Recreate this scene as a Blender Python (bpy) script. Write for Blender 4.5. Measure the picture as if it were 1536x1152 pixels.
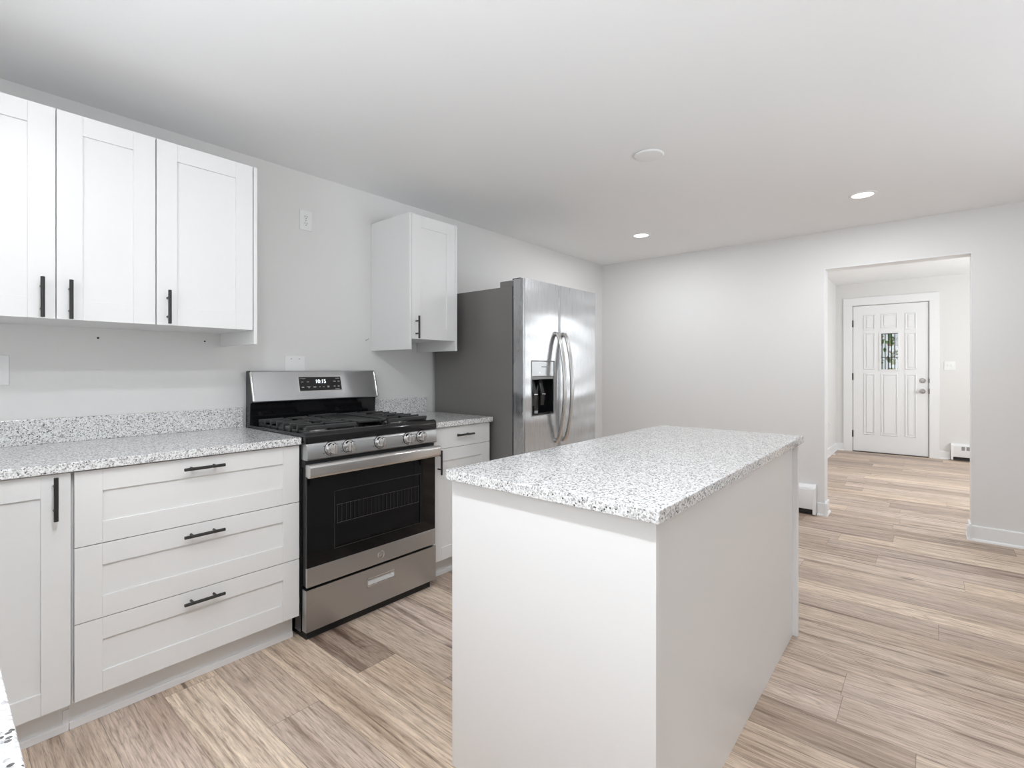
import bpy, bmesh, math, random
from mathutils import Vector, Matrix

scene = bpy.context.scene
for o in list(bpy.data.objects):
    bpy.data.objects.remove(o)
R = math.radians
H = 2.35            # kitchen ceiling
YB = 4.813          # kitchen back wall
YD = 8.885          # entry wall with the front door
HD = 2.473          # entry ceiling
XR = 4.5            # kitchen right wall
YN = -0.60          # kitchen near wall (behind the camera)

# ------------------------------------------------------------------ camera
cam_d = bpy.data.cameras.new('camera')
cam = bpy.data.objects.new('camera', cam_d)
scene.collection.objects.link(cam)
cam.location = (2.777, 0.0, 1.2171)
cam.rotation_euler = (R(90), 0, 0.7026)
cam_d.sensor_fit = 'HORIZONTAL'
cam_d.sensor_width = 36
cam_d.lens = 746.4154 / 1536 * 36
cam_d.shift_x = 0
cam_d.shift_y = -(576 - 553.06) / 1536
cam_d.clip_start = 0.05
scene.camera = cam

# ------------------------------------------------------------------ world, lights, exposure
world = bpy.data.worlds.new('world')
scene.world = world
world.use_nodes = True
bg = world.node_tree.nodes['Background']
bg.inputs[0].default_value = (0.93, 0.97, 1.0, 1)
bg.inputs[1].default_value = 0.7

vs = scene.view_settings
scene.display_settings.display_device = 'sRGB'
vs.view_transform = 'Standard'
vs.look = 'None'
vs.gamma = 1.0
vs.use_curve_mapping = False
vs.exposure = 0.16


def area(name, loc, rot, sx, sy, power, col=(1, 1, 1), shape='RECTANGLE', spread=180):
    l = bpy.data.lights.new(name, 'AREA')
    l.shape = shape
    l.size = sx
    l.size_y = sy
    l.energy = power
    l.color = col
    l.spread = R(spread)
    o = bpy.data.objects.new(name, l)
    scene.collection.objects.link(o)
    o.location = loc
    o.rotation_euler = rot
    return o


# added fill lights outside unseen, added windows behind, right and in the entry
area('near_window_fill', (2.20, YN - 0.22, 1.45), (R(114), 0, 0), 1.7, 1.0, 14, (0.93, 0.97, 1))
area('right_window_fill', (XR + 0.22, 2.0, 1.45), (0, R(90), 0), 1.2, 2.8, 1.5, (0.93, 0.97, 1))
# unseen fill added low outside the right window to brighten the ceiling
area('ceiling_fill_right', (XR + 2.3, 2.0, -0.05), (0, R(138), 0), 3.0, 5.0, 195, (0.88, 0.95, 1.04))
area('entry_window_fill', (XR + 0.22, 7.0, 1.45), (0, R(90), 0), 1.2, 2.0, 52, (0.93, 0.97, 1))  # added fill outside the added entry window
area('ceiling_fill_near', (2.2, YN - 2.2, -0.05), (R(138), 0, 0), 4.0, 3.0, 270, (0.90, 0.96, 1.03))  # unseen fill added below the near window, aimed up to lift the ceiling
DOWN_POWER = 15.0

# ------------------------------------------------------------------ materials
MATS = {}


def new_mat(name):
    m = bpy.data.materials.new(name)
    m.use_nodes = True
    nt = m.node_tree
    b = nt.nodes['Principled BSDF']
    MATS[name] = m
    return m, nt, b


def simple(name, col, rough=0.5, metal=0.0, bump=0.0, bscale=200, spec=0.5, coat=0.0, var=0.03):
    m, nt, b = new_mat(name)
    b.inputs['Roughness'].default_value = rough
    b.inputs['Metallic'].default_value = metal
    b.inputs['Specular IOR Level'].default_value = spec
    b.inputs['Coat Weight'].default_value = coat
    tc = nt.nodes.new('ShaderNodeTexCoord')
    n = nt.nodes.new('ShaderNodeTexNoise')
    n.inputs['Scale'].default_value = bscale
    n.inputs['Detail'].default_value = 3
    nt.links.new(tc.outputs['Object'], n.inputs['Vector'])
    mr = nt.nodes.new('ShaderNodeMapRange')
    mr.inputs['To Min'].default_value = 1 - var
    mr.inputs['To Max'].default_value = 1 + var
    nt.links.new(n.outputs[0], mr.inputs['Value'])
    hs = nt.nodes.new('ShaderNodeHueSaturation')
    hs.inputs['Color'].default_value = (*col, 1)
    nt.links.new(mr.outputs[0], hs.inputs['Value'])
    nt.links.new(hs.outputs[0], b.inputs['Base Color'])
    if bump:
        bp = nt.nodes.new('ShaderNodeBump')
        bp.inputs['Strength'].default_value = bump
        bp.inputs['Distance'].default_value = 0.001
        nt.links.new(n.outputs[0], bp.inputs['Height'])
        nt.links.new(bp.outputs[0], b.inputs['Normal'])
    return m


WALL = simple('wall_paint', (0.79, 0.778, 0.762), 0.6, bump=0.12, bscale=180, spec=0.3, var=0.012)
CEIL = simple('ceiling_paint', (0.905, 0.905, 0.90), 0.8, bump=0.15, bscale=140, spec=0.2, var=0.012)
TRIM = simple('trim_white_paint', (0.88, 0.88, 0.88), 0.35, var=0.01)
CAB = simple('cabinet_white_lacquer', (0.815, 0.81, 0.80), 0.32, var=0.008, bscale=60)
ISL = simple('island_white_panel', (0.87, 0.865, 0.86), 0.30, bump=0.05, bscale=260, var=0.01)
BLACK = simple('handle_black_metal', (0.022, 0.02, 0.019), 0.38, var=0.1)
IRON = simple('cast_iron_black', (0.035, 0.035, 0.035), 0.34, bump=0.3, bscale=500, var=0.15)
ENAM = simple('black_enamel', (0.008, 0.008, 0.009), 0.10, spec=0.5, var=0.05)
BLKPL = simple('black_plastic', (0.02, 0.02, 0.02), 0.4, var=0.05)
GAPM = simple('dark_recess', (0.02, 0.02, 0.02), 0.7, var=0.05)
GREYP = simple('grey_plastic', (0.30, 0.30, 0.30), 0.4, var=0.03)
PLATE = simple('white_plastic', (0.86, 0.86, 0.85), 0.3, var=0.01)
FRSIDE = simple('fridge_side_grey_enamel', (0.18, 0.172, 0.165), 0.34, bump=0.12, bscale=420, var=0.03)
CHROME = simple('polished_chrome', (0.78, 0.77, 0.76), 0.12, 1.0, var=0.02)
NICKEL = simple('satin_nickel', (0.42, 0.41, 0.40), 0.28, 1.0, var=0.03)
HINGE = simple('dark_bronze_hinge', (0.03, 0.027, 0.025), 0.4, 0.6, var=0.05)
THRESH = simple('dark_wood_threshold', (0.07, 0.05, 0.04), 0.5, var=0.1)
WHITEMARK = simple('white_print', (0.8, 0.8, 0.8), 0.4)
LEAD = simple('lead_came', (0.03, 0.03, 0.035), 0.4, 0.5)
GROUND = simple('outside_ground', (0.35, 0.36, 0.32), 0.9, var=0.2, bscale=8)


def steel(name, col, rough, horiz=True, wav=0.0, axis='z'):
    m, nt, b = new_mat(name)
    b.inputs['Metallic'].default_value = 1.0
    tc = nt.nodes.new('ShaderNodeTexCoord')
    mp = nt.nodes.new('ShaderNodeMapping')
    mp.inputs['Scale'].default_value = (30, 6, 1400) if axis == 'z' else (30, 1400, 6)
    nt.links.new(tc.outputs['Object'], mp.inputs['Vector'])
    n = nt.nodes.new('ShaderNodeTexNoise')
    n.inputs['Scale'].default_value = 1
    n.inputs['Detail'].default_value = 2
    nt.links.new(mp.outputs[0], n.inputs['Vector'])
    mr = nt.nodes.new('ShaderNodeMapRange')
    mr.inputs['To Min'].default_value = rough - 0.06
    mr.inputs['To Max'].default_value = rough + 0.08
    nt.links.new(n.outputs[0], mr.inputs['Value'])
    nt.links.new(mr.outputs[0], b.inputs['Roughness'])
    mr2 = nt.nodes.new('ShaderNodeMapRange')
    mr2.inputs['To Min'].default_value = 0.93
    mr2.inputs['To Max'].default_value = 1.05
    nt.links.new(n.outputs[0], mr2.inputs['Value'])
    hs = nt.nodes.new('ShaderNodeHueSaturation')
    hs.inputs['Color'].default_value = (*col, 1)
    nt.links.new(mr2.outputs[0], hs.inputs['Value'])
    nt.links.new(hs.outputs[0], b.inputs['Base Color'])
    bp = nt.nodes.new('ShaderNodeBump')
    bp.inputs['Strength'].default_value = 0.06
    bp.inputs['Distance'].default_value = 0.0004
    nt.links.new(n.outputs[0], bp.inputs['Height'])
    last = bp
    if wav:
        w = nt.nodes.new('ShaderNodeTexNoise')
        mp2 = nt.nodes.new('ShaderNodeMapping')
        mp2.inputs['Scale'].default_value = (1.0, 1.3, 5.5)
        nt.links.new(tc.outputs['Object'], mp2.inputs['Vector'])
        nt.links.new(mp2.outputs[0], w.inputs['Vector'])
        w.inputs['Scale'].default_value = 1
        w.inputs['Detail'].default_value = 1
        bp2 = nt.nodes.new('ShaderNodeBump')
        bp2.inputs['Strength'].default_value = 1.0
        bp2.inputs['Distance'].default_value = wav
        nt.links.new(w.outputs[0], bp2.inputs['Height'])
        nt.links.new(bp.outputs[0], bp2.inputs['Normal'])
        last = bp2
    nt.links.new(last.outputs[0], b.inputs['Normal'])
    return m


STEEL = steel('stainless_steel', (0.50, 0.505, 0.51), 0.33)
FRSTEEL = steel('fridge_stainless', (0.50, 0.503, 0.51), 0.27, wav=0.016, axis='y')
HSTEEL = steel('handle_stainless', (0.66, 0.65, 0.64), 0.24)


def emis(name, col, s):
    m = bpy.data.materials.new(name)
    m.use_nodes = True
    nt = m.node_tree
    nt.nodes.remove(nt.nodes['Principled BSDF'])
    e = nt.nodes.new('ShaderNodeEmission')
    e.inputs[0].default_value = (*col, 1)
    e.inputs[1].default_value = s
    nt.links.new(e.outputs[0], nt.nodes['Material Output'].inputs[0])
    return m


LENS = emis('lamp_lens_glow', (1, 0.985, 0.96), 2.0)
DIGIT = emis('display_digits', (0.85, 0.93, 1), 2.2)
LED = emis('indicator_led', (1, 1, 1), 1.5)


def ramp(nt, stops, interp='LINEAR'):
    r = nt.nodes.new('ShaderNodeValToRGB')
    cr = r.color_ramp
    cr.interpolation = interp
    while len(cr.elements) > 1:
        cr.elements.remove(cr.elements[-1])
    cr.elements[0].position = stops[0][0]
    cr.elements[0].color = (*stops[0][1], 1)
    for p, c in stops[1:]:
        e = cr.elements.new(p)
        e.color = (*c, 1)
    return r


def mathn(nt, op, a, b=None, c=None):
    n = nt.nodes.new('ShaderNodeMath')
    n.operation = op
    for i, v in enumerate((a, b, c)):
        if v is None:
            continue
        if isinstance(v, (int, float)):
            n.inputs[i].default_value = v
        else:
            nt.links.new(v, n.inputs[i])
    return n.outputs[0]


def mix(nt, fac, a, b, mode='MIX'):
    n = nt.nodes.new('ShaderNodeMix')
    n.data_type = 'RGBA'
    n.blend_type = mode
    for s, v in ((n.inputs[0], fac), (n.inputs[6], a), (n.inputs[7], b)):
        if isinstance(v, (int, float)):
            s.default_value = v
        elif isinstance(v, tuple):
            s.default_value = (*v, 1)
        else:
            nt.links.new(v, s)
    return n.outputs[2]


def granite():
    m, nt, b = new_mat('speckled_granite')
    tc = nt.nodes.new('ShaderNodeTexCoord')
    P = tc.outputs['Object']

    def vor(scale):
        v = nt.nodes.new('ShaderNodeTexVoronoi')
        v.inputs['Scale'].default_value = scale
        nt.links.new(P, v.inputs['Vector'])
        s = nt.nodes.new('ShaderNodeSeparateColor')
        nt.links.new(v.outputs['Color'], s.inputs[0])
        return v, s
    v1, s1 = vor(250)
    base = ramp(nt, [(0.0, (0.72, 0.715, 0.71)), (0.25, (0.84, 0.84, 0.835)), (0.52, (0.60, 0.595, 0.59)),
                     (0.68, (0.90, 0.90, 0.895)), (0.84, (0.43, 0.425, 0.42))], 'CONSTANT')
    nt.links.new(s1.outputs[0], base.inputs[0])
    v2, s2 = vor(150)
    f2 = mathn(nt, 'MULTIPLY', mathn(nt, 'GREATER_THAN', s2.outputs[1], 0.80),
               mathn(nt, 'LESS_THAN', v2.outputs['Distance'], 0.45))
    c = mix(nt, mathn(nt, 'MULTIPLY', f2, 0.75), base.outputs[0], (0.22, 0.21, 0.205))
    v3, s3 = vor(190)
    f3 = mathn(nt, 'MULTIPLY', mathn(nt, 'GREATER_THAN', s3.outputs[2], 0.90),
               mathn(nt, 'LESS_THAN', v3.outputs['Distance'], 0.45))
    c = mix(nt, mathn(nt, 'MULTIPLY', f3, 0.92), c, (0.03, 0.028, 0.028))
    n = nt.nodes.new('ShaderNodeTexNoise')
    n.inputs['Scale'].default_value = 18
    nt.links.new(P, n.inputs['Vector'])
    c = mix(nt, 0.10, c, n.outputs[0], 'OVERLAY')
    nt.links.new(c, b.inputs['Base Color'])
    b.inputs['Roughness'].default_value = 0.10
    b.inputs['Specular IOR Level'].default_value = 0.5
    return m


GRAN = granite()


PLANK_SEED = 6.85


def wood_floor():
    m, nt, b = new_mat('oak_plank_floor')
    tc = nt.nodes.new('ShaderNodeTexCoord')
    sp = nt.nodes.new('ShaderNodeSeparateXYZ')
    nt.links.new(tc.outputs['Object'], sp.inputs[0])
    X, Y = sp.outputs[0], sp.outputs[1]
    W, L = 0.1815, 1.22
    ry = mathn(nt, 'DIVIDE', mathn(nt, 'SUBTRACT', Y, 0.062 - 5 * W), W)
    row = mathn(nt, 'FLOOR', ry)
    fy = mathn(nt, 'FRACT', ry)
    wn = nt.nodes.new('ShaderNodeTexWhiteNoise')
    wn.noise_dimensions = '1D'
    nt.links.new(row, wn.inputs['W'])
    rx = mathn(nt, 'ADD', mathn(nt, 'DIVIDE', X, L), mathn(nt, 'MULTIPLY', wn.outputs[0], 7.3))
    col = mathn(nt, 'FLOOR', rx)
    fx = mathn(nt, 'FRACT', rx)
    cb = nt.nodes.new('ShaderNodeCombineXYZ')
    nt.links.new(row, cb.inputs[0])
    nt.links.new(col, cb.inputs[1])
    cb.inputs[2].default_value = PLANK_SEED
    wid = nt.nodes.new('ShaderNodeTexWhiteNoise')
    wid.noise_dimensions = '3D'
    nt.links.new(cb.outputs[0], wid.inputs['Vector'])
    sid = nt.nodes.new('ShaderNodeSeparateColor')
    nt.links.new(wid.outputs['Color'], sid.inputs[0])
    r1, r2, r3 = sid.outputs
    # grain coordinates, shifted per plank
    gx = mathn(nt, 'ADD', X, mathn(nt, 'MULTIPLY', r1, 37.0))
    gy = mathn(nt, 'ADD', Y, mathn(nt, 'MULTIPLY', r2, 19.0))

    def vec(sx, sy):
        c = nt.nodes.new('ShaderNodeCombineXYZ')
        nt.links.new(mathn(nt, 'MULTIPLY', gx, sx), c.inputs[0])
        nt.links.new(mathn(nt, 'MULTIPLY', gy, sy), c.inputs[1])
        nt.links.new(mathn(nt, 'MULTIPLY', r3, 11.0), c.inputs[2])
        return c.outputs[0]

    def noise(v, d=4, rough=0.6, dist=0.0):
        n = nt.nodes.new('ShaderNodeTexNoise')
        n.inputs['Scale'].default_value = 1
        n.inputs['Detail'].default_value = d
        n.inputs['Roughness'].default_value = rough
        n.inputs['Distortion'].default_value = dist
        nt.links.new(v, n.inputs['Vector'])
        return n.outputs[0]
    plank = ramp(nt, [(0.0, (0.38, 0.28, 0.22)), (0.2, (0.76, 0.605, 0.465)), (0.38, (0.52, 0.40, 0.325)),
                      (0.56, (0.82, 0.67, 0.525)), (0.74, (0.42, 0.315, 0.25)), (0.88, (0.70, 0.56, 0.465)), (1.0, (0.56, 0.44, 0.355))])
    nt.links.new(r1, plank.inputs[0])
    # cathedral figure: rings of a low-frequency field
    field = noise(vec(0.7, 7.0), 2, 0.5, 0.2)
    ring = mathn(nt, 'FRACT', mathn(nt, 'MULTIPLY', field, 26.0))
    ringd = mathn(nt, 'ABSOLUTE', mathn(nt, 'SUBTRACT', ring, 0.5))
    rr = ramp(nt, [(0.0, (0.74, 0.72, 0.70)), (0.16, (0.97, 0.97, 0.97)), (0.5, (1.05, 1.05, 1.05))])
    nt.links.new(ringd, rr.inputs[0])
    c = mix(nt, mathn(nt, 'MULTIPLY', r2, 0.9), plank.outputs[0], rr.outputs[0], 'MULTIPLY')
    # slow tone drift along the board
    dr = noise(vec(0.8, 4.0), 2, 0.5)
    dm = ramp(nt, [(0.3, (0.86, 0.83, 0.80)), (0.5, (1.0, 1.0, 1.0)), (0.7, (1.08, 1.09, 1.10))])
    nt.links.new(dr, dm.inputs[0])
    c = mix(nt, 1.0, c, dm.outputs[0], 'MULTIPLY')
    # fine pores
    fine = noise(vec(9, 170), 3, 0.75)
    fr = ramp(nt, [(0.34, (0.52, 0.48, 0.45)), (0.47, (0.95, 0.95, 0.95)), (0.66, (1.20, 1.22, 1.24))])
    nt.links.new(fine, fr.inputs[0])
    c = mix(nt, 0.85, c, fr.outputs[0], 'MULTIPLY')
    # mid grain
    mg = noise(vec(2.6, 60), 3, 0.65, 0.25)
    mr_ = ramp(nt, [(0.30, (0.66, 0.62, 0.59)), (0.46, (0.97, 0.97, 0.97)), (0.7, (1.12, 1.13, 1.14))])
    nt.links.new(mg, mr_.inputs[0])
    c = mix(nt, 0.8, c, mr_.outputs[0], 'MULTIPLY')
    # long dark and pale streaks
    st = noise(vec(1.1, 24), 4, 0.66, 0.5)
    sr = ramp(nt, [(0.30, (0.30, 0.25, 0.22)), (0.40, (0.78, 0.745, 0.72)), (0.5, (1.0, 1.0, 1.0)), (0.75, (1.10, 1.11, 1.12))])
    nt.links.new(st, sr.inputs[0])
    c = mix(nt, 0.9, c, sr.outputs[0], 'MULTIPLY')
    # knots
    kv = nt.nodes.new('ShaderNodeTexVoronoi')
    kv.inputs['Scale'].default_value = 1
    nt.links.new(vec(2.2, 5.6), kv.inputs['Vector'])
    ks = nt.nodes.new('ShaderNodeSeparateColor')
    nt.links.new(kv.outputs['Color'], ks.inputs[0])
    kr = ramp(nt, [(0.0, (1, 1, 1)), (0.04, (0.85, 0.85, 0.85)), (0.10, (0.25, 0.25, 0.25)), (0.2, (0, 0, 0))])
    nt.links.new(kv.outputs['Distance'], kr.inputs[0])
    kf = mathn(nt, 'MULTIPLY', kr.outputs[0], mathn(nt, 'GREATER_THAN', ks.outputs[0], 0.58))
    c = mix(nt, mathn(nt, 'MULTIPLY', kf, 0.85), c, (0.10, 0.062, 0.04))
    # seams
    ey = mathn(nt, 'MINIMUM', fy, mathn(nt, 'SUBTRACT', 1.0, fy))
    ex = mathn(nt, 'MINIMUM', fx, mathn(nt, 'SUBTRACT', 1.0, fx))
    seam = mathn(nt, 'MAXIMUM', mathn(nt, 'LESS_THAN', ey, 0.0055), mathn(nt, 'LESS_THAN', ex, 0.0009))
    c = mix(nt, mathn(nt, 'MULTIPLY', seam, 0.55), c, (0.10, 0.075, 0.06))
    nt.links.new(c, b.inputs['Base Color'])
    rg = nt.nodes.new('ShaderNodeMapRange')
    rg.inputs['To Min'].default_value = 0.34
    rg.inputs['To Max'].default_value = 0.50
    nt.links.new(fine, rg.inputs['Value'])
    nt.links.new(rg.outputs[0], b.inputs['Roughness'])
    bp = nt.nodes.new('ShaderNodeBump')
    bp.inputs['Strength'].default_value = 0.25
    bp.inputs['Distance'].default_value = 0.0012
    nt.links.new(mathn(nt, 'SUBTRACT', fine, seam), bp.inputs['Height'])
    nt.links.new(bp.outputs[0], b.inputs['Normal'])
    return m


WOOD = wood_floor()


def oven_glass():
    m, nt, b = new_mat('dark_oven_glass')
    b.inputs['Base Color'].default_value = (0.004, 0.004, 0.005, 1)
    b.inputs['Roughness'].default_value = 0.04
    b.inputs['Specular IOR Level'].default_value = 0.35
    return m


OVGLASS = oven_glass()


def tinted(name, fac, rough=0.02, tint=(0.6, 0.6, 0.6)):
    m = bpy.data.materials.new(name)
    m.use_nodes = True
    nt = m.node_tree
    nt.nodes.remove(nt.nodes['Principled BSDF'])
    g = nt.nodes.new('ShaderNodeBsdfGlossy')
    g.inputs['Roughness'].default_value = rough
    g.inputs['Color'].default_value = (0.9, 0.9, 0.9, 1)
    t = nt.nodes.new('ShaderNodeBsdfTransparent')
    t.inputs[0].default_value = (*tint, 1)
    fr = nt.nodes.new('ShaderNodeFresnel')
    fr.inputs['IOR'].default_value = 1.5
    mx = nt.nodes.new('ShaderNodeMixShader')
    nt.links.new(fr.outputs[0], mx.inputs[0])
    nt.links.new(t.outputs[0], mx.inputs[1])
    nt.links.new(g.outputs[0], mx.inputs[2])
    nt.links.new(mx.outputs[0], nt.nodes['Material Output'].inputs[0])
    return m


OVWIN = tinted('oven_window_tinted_glass', 0.5, 0.03, (0.42, 0.42, 0.43))
PANE = tinted('clear_leaded_glass', 0.5, 0.02, (0.93, 0.95, 0.95))


def leafmat():
    m, nt, b = new_mat('leaves_green_and_yellow')
    g = nt.nodes.new('ShaderNodeNewGeometry')
    r = ramp(nt, [(0.0, (0.05, 0.16, 0.03)), (0.35, (0.16, 0.30, 0.06)), (0.6, (0.45, 0.42, 0.10)), (0.85, (0.50, 0.24, 0.08)), (1, (0.10, 0.2, 0.08))])
    nt.links.new(g.outputs['Random Per Island'], r.inputs[0])
    nt.links.new(r.outputs[0], b.inputs['Base Color'])
    b.inputs['Roughness'].default_value = 0.6
    return m


LEAF = leafmat()


# ------------------------------------------------------------------ mesh builder
class MB:
    def __init__(self):
        self.bm = bmesh.new()

    def box(self, x0, x1, y0, y1, z0, z1, bev=0.0, seg=2):
        t = bmesh.new()
        vs_ = [t.verts.new((x, y, z)) for x in (x0, x1) for y in (y0, y1) for z in (z0, z1)]
        for f in ((0, 1, 3, 2), (4, 6, 7, 5), (0, 4, 5, 1), (2, 3, 7, 6), (0, 2, 6, 4), (1, 5, 7, 3)):
            t.faces.new([vs_[i] for i in f])
        bmesh.ops.recalc_face_normals(t, faces=t.faces)
        if bev:
            bmesh.ops.bevel(t, geom=list(t.edges), offset=bev, segments=seg, affect='EDGES', profile=0.5)
        self._merge(t)
        return self

    def _merge(self, t, mat=None):
        if mat is not None:
            bmesh.ops.transform(t, matrix=mat, verts=t.verts)
        me = bpy.data.meshes.new('tmp')
        t.to_mesh(me)
        t.free()
        self.bm.from_mesh(me)
        bpy.data.meshes.remove(me)

    def cyl(self, p0, p1, r, r2=None, seg=24, bev=0.0):
        p0, p1 = Vector(p0), Vector(p1)
        d = p1 - p0
        t = bmesh.new()
        bmesh.ops.create_cone(t, cap_ends=True, segments=seg, radius1=r, radius2=r if r2 is None else r2, depth=d.length)
        if bev:
            es = [e for e in t.edges if any(len(f.verts) > 4 for f in e.link_faces)]
            bmesh.ops.bevel(t, geom=es, offset=bev, segments=2, affect='EDGES', profile=0.5)
        q = Vector((0, 0, 1)).rotation_difference(d.normalized())
        self._merge(t, Matrix.Translation((p0 + p1) / 2) @ q.to_matrix().to_4x4())
        return self

    def tube(self, pts, r, seg=12, ry=None):
        pts = [Vector(p) for p in pts]
        t = bmesh.new()
        rings = []
        up = Vector((0, 0, 1))
        n = len(pts)
        ref = None
        for i, p in enumerate(pts):
            d = (pts[min(i + 1, n - 1)] - pts[max(i - 1, 0)]).normalized()
            if ref is None:
                ref = up if abs(d.dot(up)) < 0.9 else Vector((1, 0, 0))
                u = d.cross(ref).normalized()
            else:
                u = (u - d * u.dot(d)).normalized()
            w = d.cross(u).normalized()
            rr = r if ry is None else ry
            rings.append([t.verts.new(p + u * (math.cos(a) * r) + w * (math.sin(a) * rr))
                          for a in [2 * math.pi * k / seg for k in range(seg)]])
        for a, b2 in zip(rings, rings[1:]):
            for k in range(seg):
                t.faces.new((a[k], a[(k + 1) % seg], b2[(k + 1) % seg], b2[k]))
        t.faces.new(rings[0])
        t.faces.new(rings[-1][::-1])
        bmesh.ops.recalc_face_normals(t, faces=t.faces)
        self._merge(t)
        return self

    def prism(self, poly, axis, a0, a1, bev=0.0):
        """poly: 2-D outline in the other two axes (x,y,z order), extruded along axis."""
        t = bmesh.new()

        def mk(p, a):
            if axis == 'x':
                return (a, p[0], p[1])
            if axis == 'y':
                return (p[0], a, p[1])
            return (p[0], p[1], a)
        A = [t.verts.new(mk(p, a0)) for p in poly]
        B = [t.verts.new(mk(p, a1)) for p in poly]
        n = len(poly)
        t.faces.new(A)
        t.faces.new(B[::-1])
        for i in range(n):
            t.faces.new((A[i], B[i], B[(i + 1) % n], A[(i + 1) % n]))
        bmesh.ops.recalc_face_normals(t, faces=t.faces)
        if bev:
            bmesh.ops.bevel(t, geom=list(t.edges), offset=bev, segments=2, affect='EDGES', profile=0.5)
        self._merge(t)
        return self

    def lathe(self, prof, origin, axis, seg=32, closed=False):
        """prof: (radius, along) pairs; axis direction vector."""
        t = bmesh.new()
        rings = []
        for r, a in prof:
            rings.append([t.verts.new((r * math.cos(2 * math.pi * k / seg), r * math.sin(2 * math.pi * k / seg), a)) for k in range(seg)])
        for A, B in zip(rings, rings[1:]):
            for k in range(seg):
                t.faces.new((A[k], A[(k + 1) % seg], B[(k + 1) % seg], B[k]))
        if closed:
            for k in range(seg):
                A, B = rings[-1], rings[0]
                t.faces.new((A[k], A[(k + 1) % seg], B[(k + 1) % seg], B[k]))
        else:
            t.faces.new(rings[0])
            t.faces.new(rings[-1])
        bmesh.ops.recalc_face_normals(t, faces=t.faces)
        q = Vector((0, 0, 1)).rotation_difference(Vector(axis).normalized())
        self._merge(t, Matrix.Translation(origin) @ q.to_matrix().to_4x4())
        return self

    def build(self, name, mat, parent=None, smooth=True):
        off = Vector((0, 0, 0))
        q = parent
        while q is not None:
            off += q.location
            q = q.parent
        if parent is None:
            # origin at the middle of the base
            xs = [v.co for v in self.bm.verts]
            off = Vector(((min(v.x for v in xs) + max(v.x for v in xs)) / 2,
                          (min(v.y for v in xs) + max(v.y for v in xs)) / 2, min(v.z for v in xs)))
        bmesh.ops.translate(self.bm, verts=self.bm.verts, vec=-off)
        me = bpy.data.meshes.new(name)
        self.bm.to_mesh(me)
        self.bm.free()
        o = bpy.data.objects.new(name, me)
        scene.collection.objects.link(o)
        me.materials.append(mat)
        if smooth:
            for p in me.polygons:
                p.use_smooth = True
            me.set_sharp_from_angle(angle=R(21))
        if parent is not None:
            o.parent = parent
        else:
            o.location = off
        return o


def tag(o, label=None, cat=None, group=None, kind=None):
    if label:
        o['label'] = label
    if cat:
        o['category'] = cat
    if group:
        o['group'] = group
    if kind:
        o['kind'] = kind
    return o


def empty(name, loc, label, cat, group=None, kind=None):
    o = bpy.data.objects.new(name, None)
    scene.collection.objects.link(o)
    o.location = loc
    o.empty_display_size = 0.1
    return tag(o, label, cat, group, kind)


def text_mesh(name, s, size, M, mat, parent, depth=0.0004, align='CENTER'):
    cu = bpy.data.curves.new('txt', 'FONT')
    cu.body = s
    cu.size = size
    cu.align_x = align
    cu.align_y = 'CENTER'
    cu.extrude = depth
    ob = bpy.data.objects.new('txt', cu)
    scene.collection.objects.link(ob)
    bpy.context.view_layer.update()
    dg = bpy.context.evaluated_depsgraph_get()
    me = bpy.data.meshes.new_from_object(ob.evaluated_get(dg))
    bpy.data.objects.remove(ob)
    bpy.data.curves.remove(cu)
    me.transform(M)
    off = Vector((0, 0, 0))
    q = parent
    while q is not None:
        off += q.location
        q = q.parent
    me.transform(Matrix.Translation(-off))
    me.name = name
    me.materials.clear()
    me.materials.append(mat)
    o = bpy.data.objects.new(name, me)
    scene.collection.objects.link(o)
    o.parent = parent
    return o


def copy_tree(o, dloc=(0, 0, 0), label=None, group=None):
    def rec(a, par):
        c = a.copy()
        scene.collection.objects.link(c)
        c.parent = par
        for ch in [x for x in bpy.data.objects if x.parent == a]:
            rec(ch, c)
        return c
    r = rec(o, None)
    r.location = Vector(o.location) + Vector(dloc)
    if label:
        r['label'] = label
    if group:
        r['group'] = group
    return r


# oriented box: w along width, h up, d outwards from the front plane
def obox(mb, face, plane, w0, w1, h0, h1, d0, d1, bev=0.0):
    if face == 'x+':
        mb.box(plane + d0, plane + d1, w0, w1, h0, h1, bev)
    elif face == 'x-':
        mb.box(plane - d1, plane - d0, w0, w1, h0, h1, bev)
    elif face == 'y+':
        mb.box(w0, w1, plane + d0, plane + d1, h0, h1, bev)
    elif face == 'y-':
        mb.box(w0, w1, plane - d1, plane - d0, h0, h1, bev)


def opt(face, plane, w, h, d):
    return {'x+': (plane + d, w, h), 'x-': (plane - d, w, h), 'y+': (w, plane + d, h), 'y-': (w, plane - d, h)}[face]


def shaker(name, parent, face, plane, w0, w1, h0, h1, rail=0.072, mat=None, th=0.019, rec=0.007):
    m = MB()
    obox(m, face, plane, w0 + 0.004, w1 - 0.004, h0 + 0.004, h1 - 0.004, -th, -rec)
    b = 0.0011
    obox(m, face, plane, w0, w0 + rail, h0, h1, -th + .002, 0, b)
    obox(m, face, plane, w1 - rail, w1, h0, h1, -th + .002, 0, b)
    obox(m, face, plane, w0 + rail, w1 - rail, h0, h0 + rail, -th + .002, 0, b)
    obox(m, face, plane, w0 + rail, w1 - rail, h1 - rail, h1, -th + .002, 0, b)
    return m.build(name, mat or CAB, parent)


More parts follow.
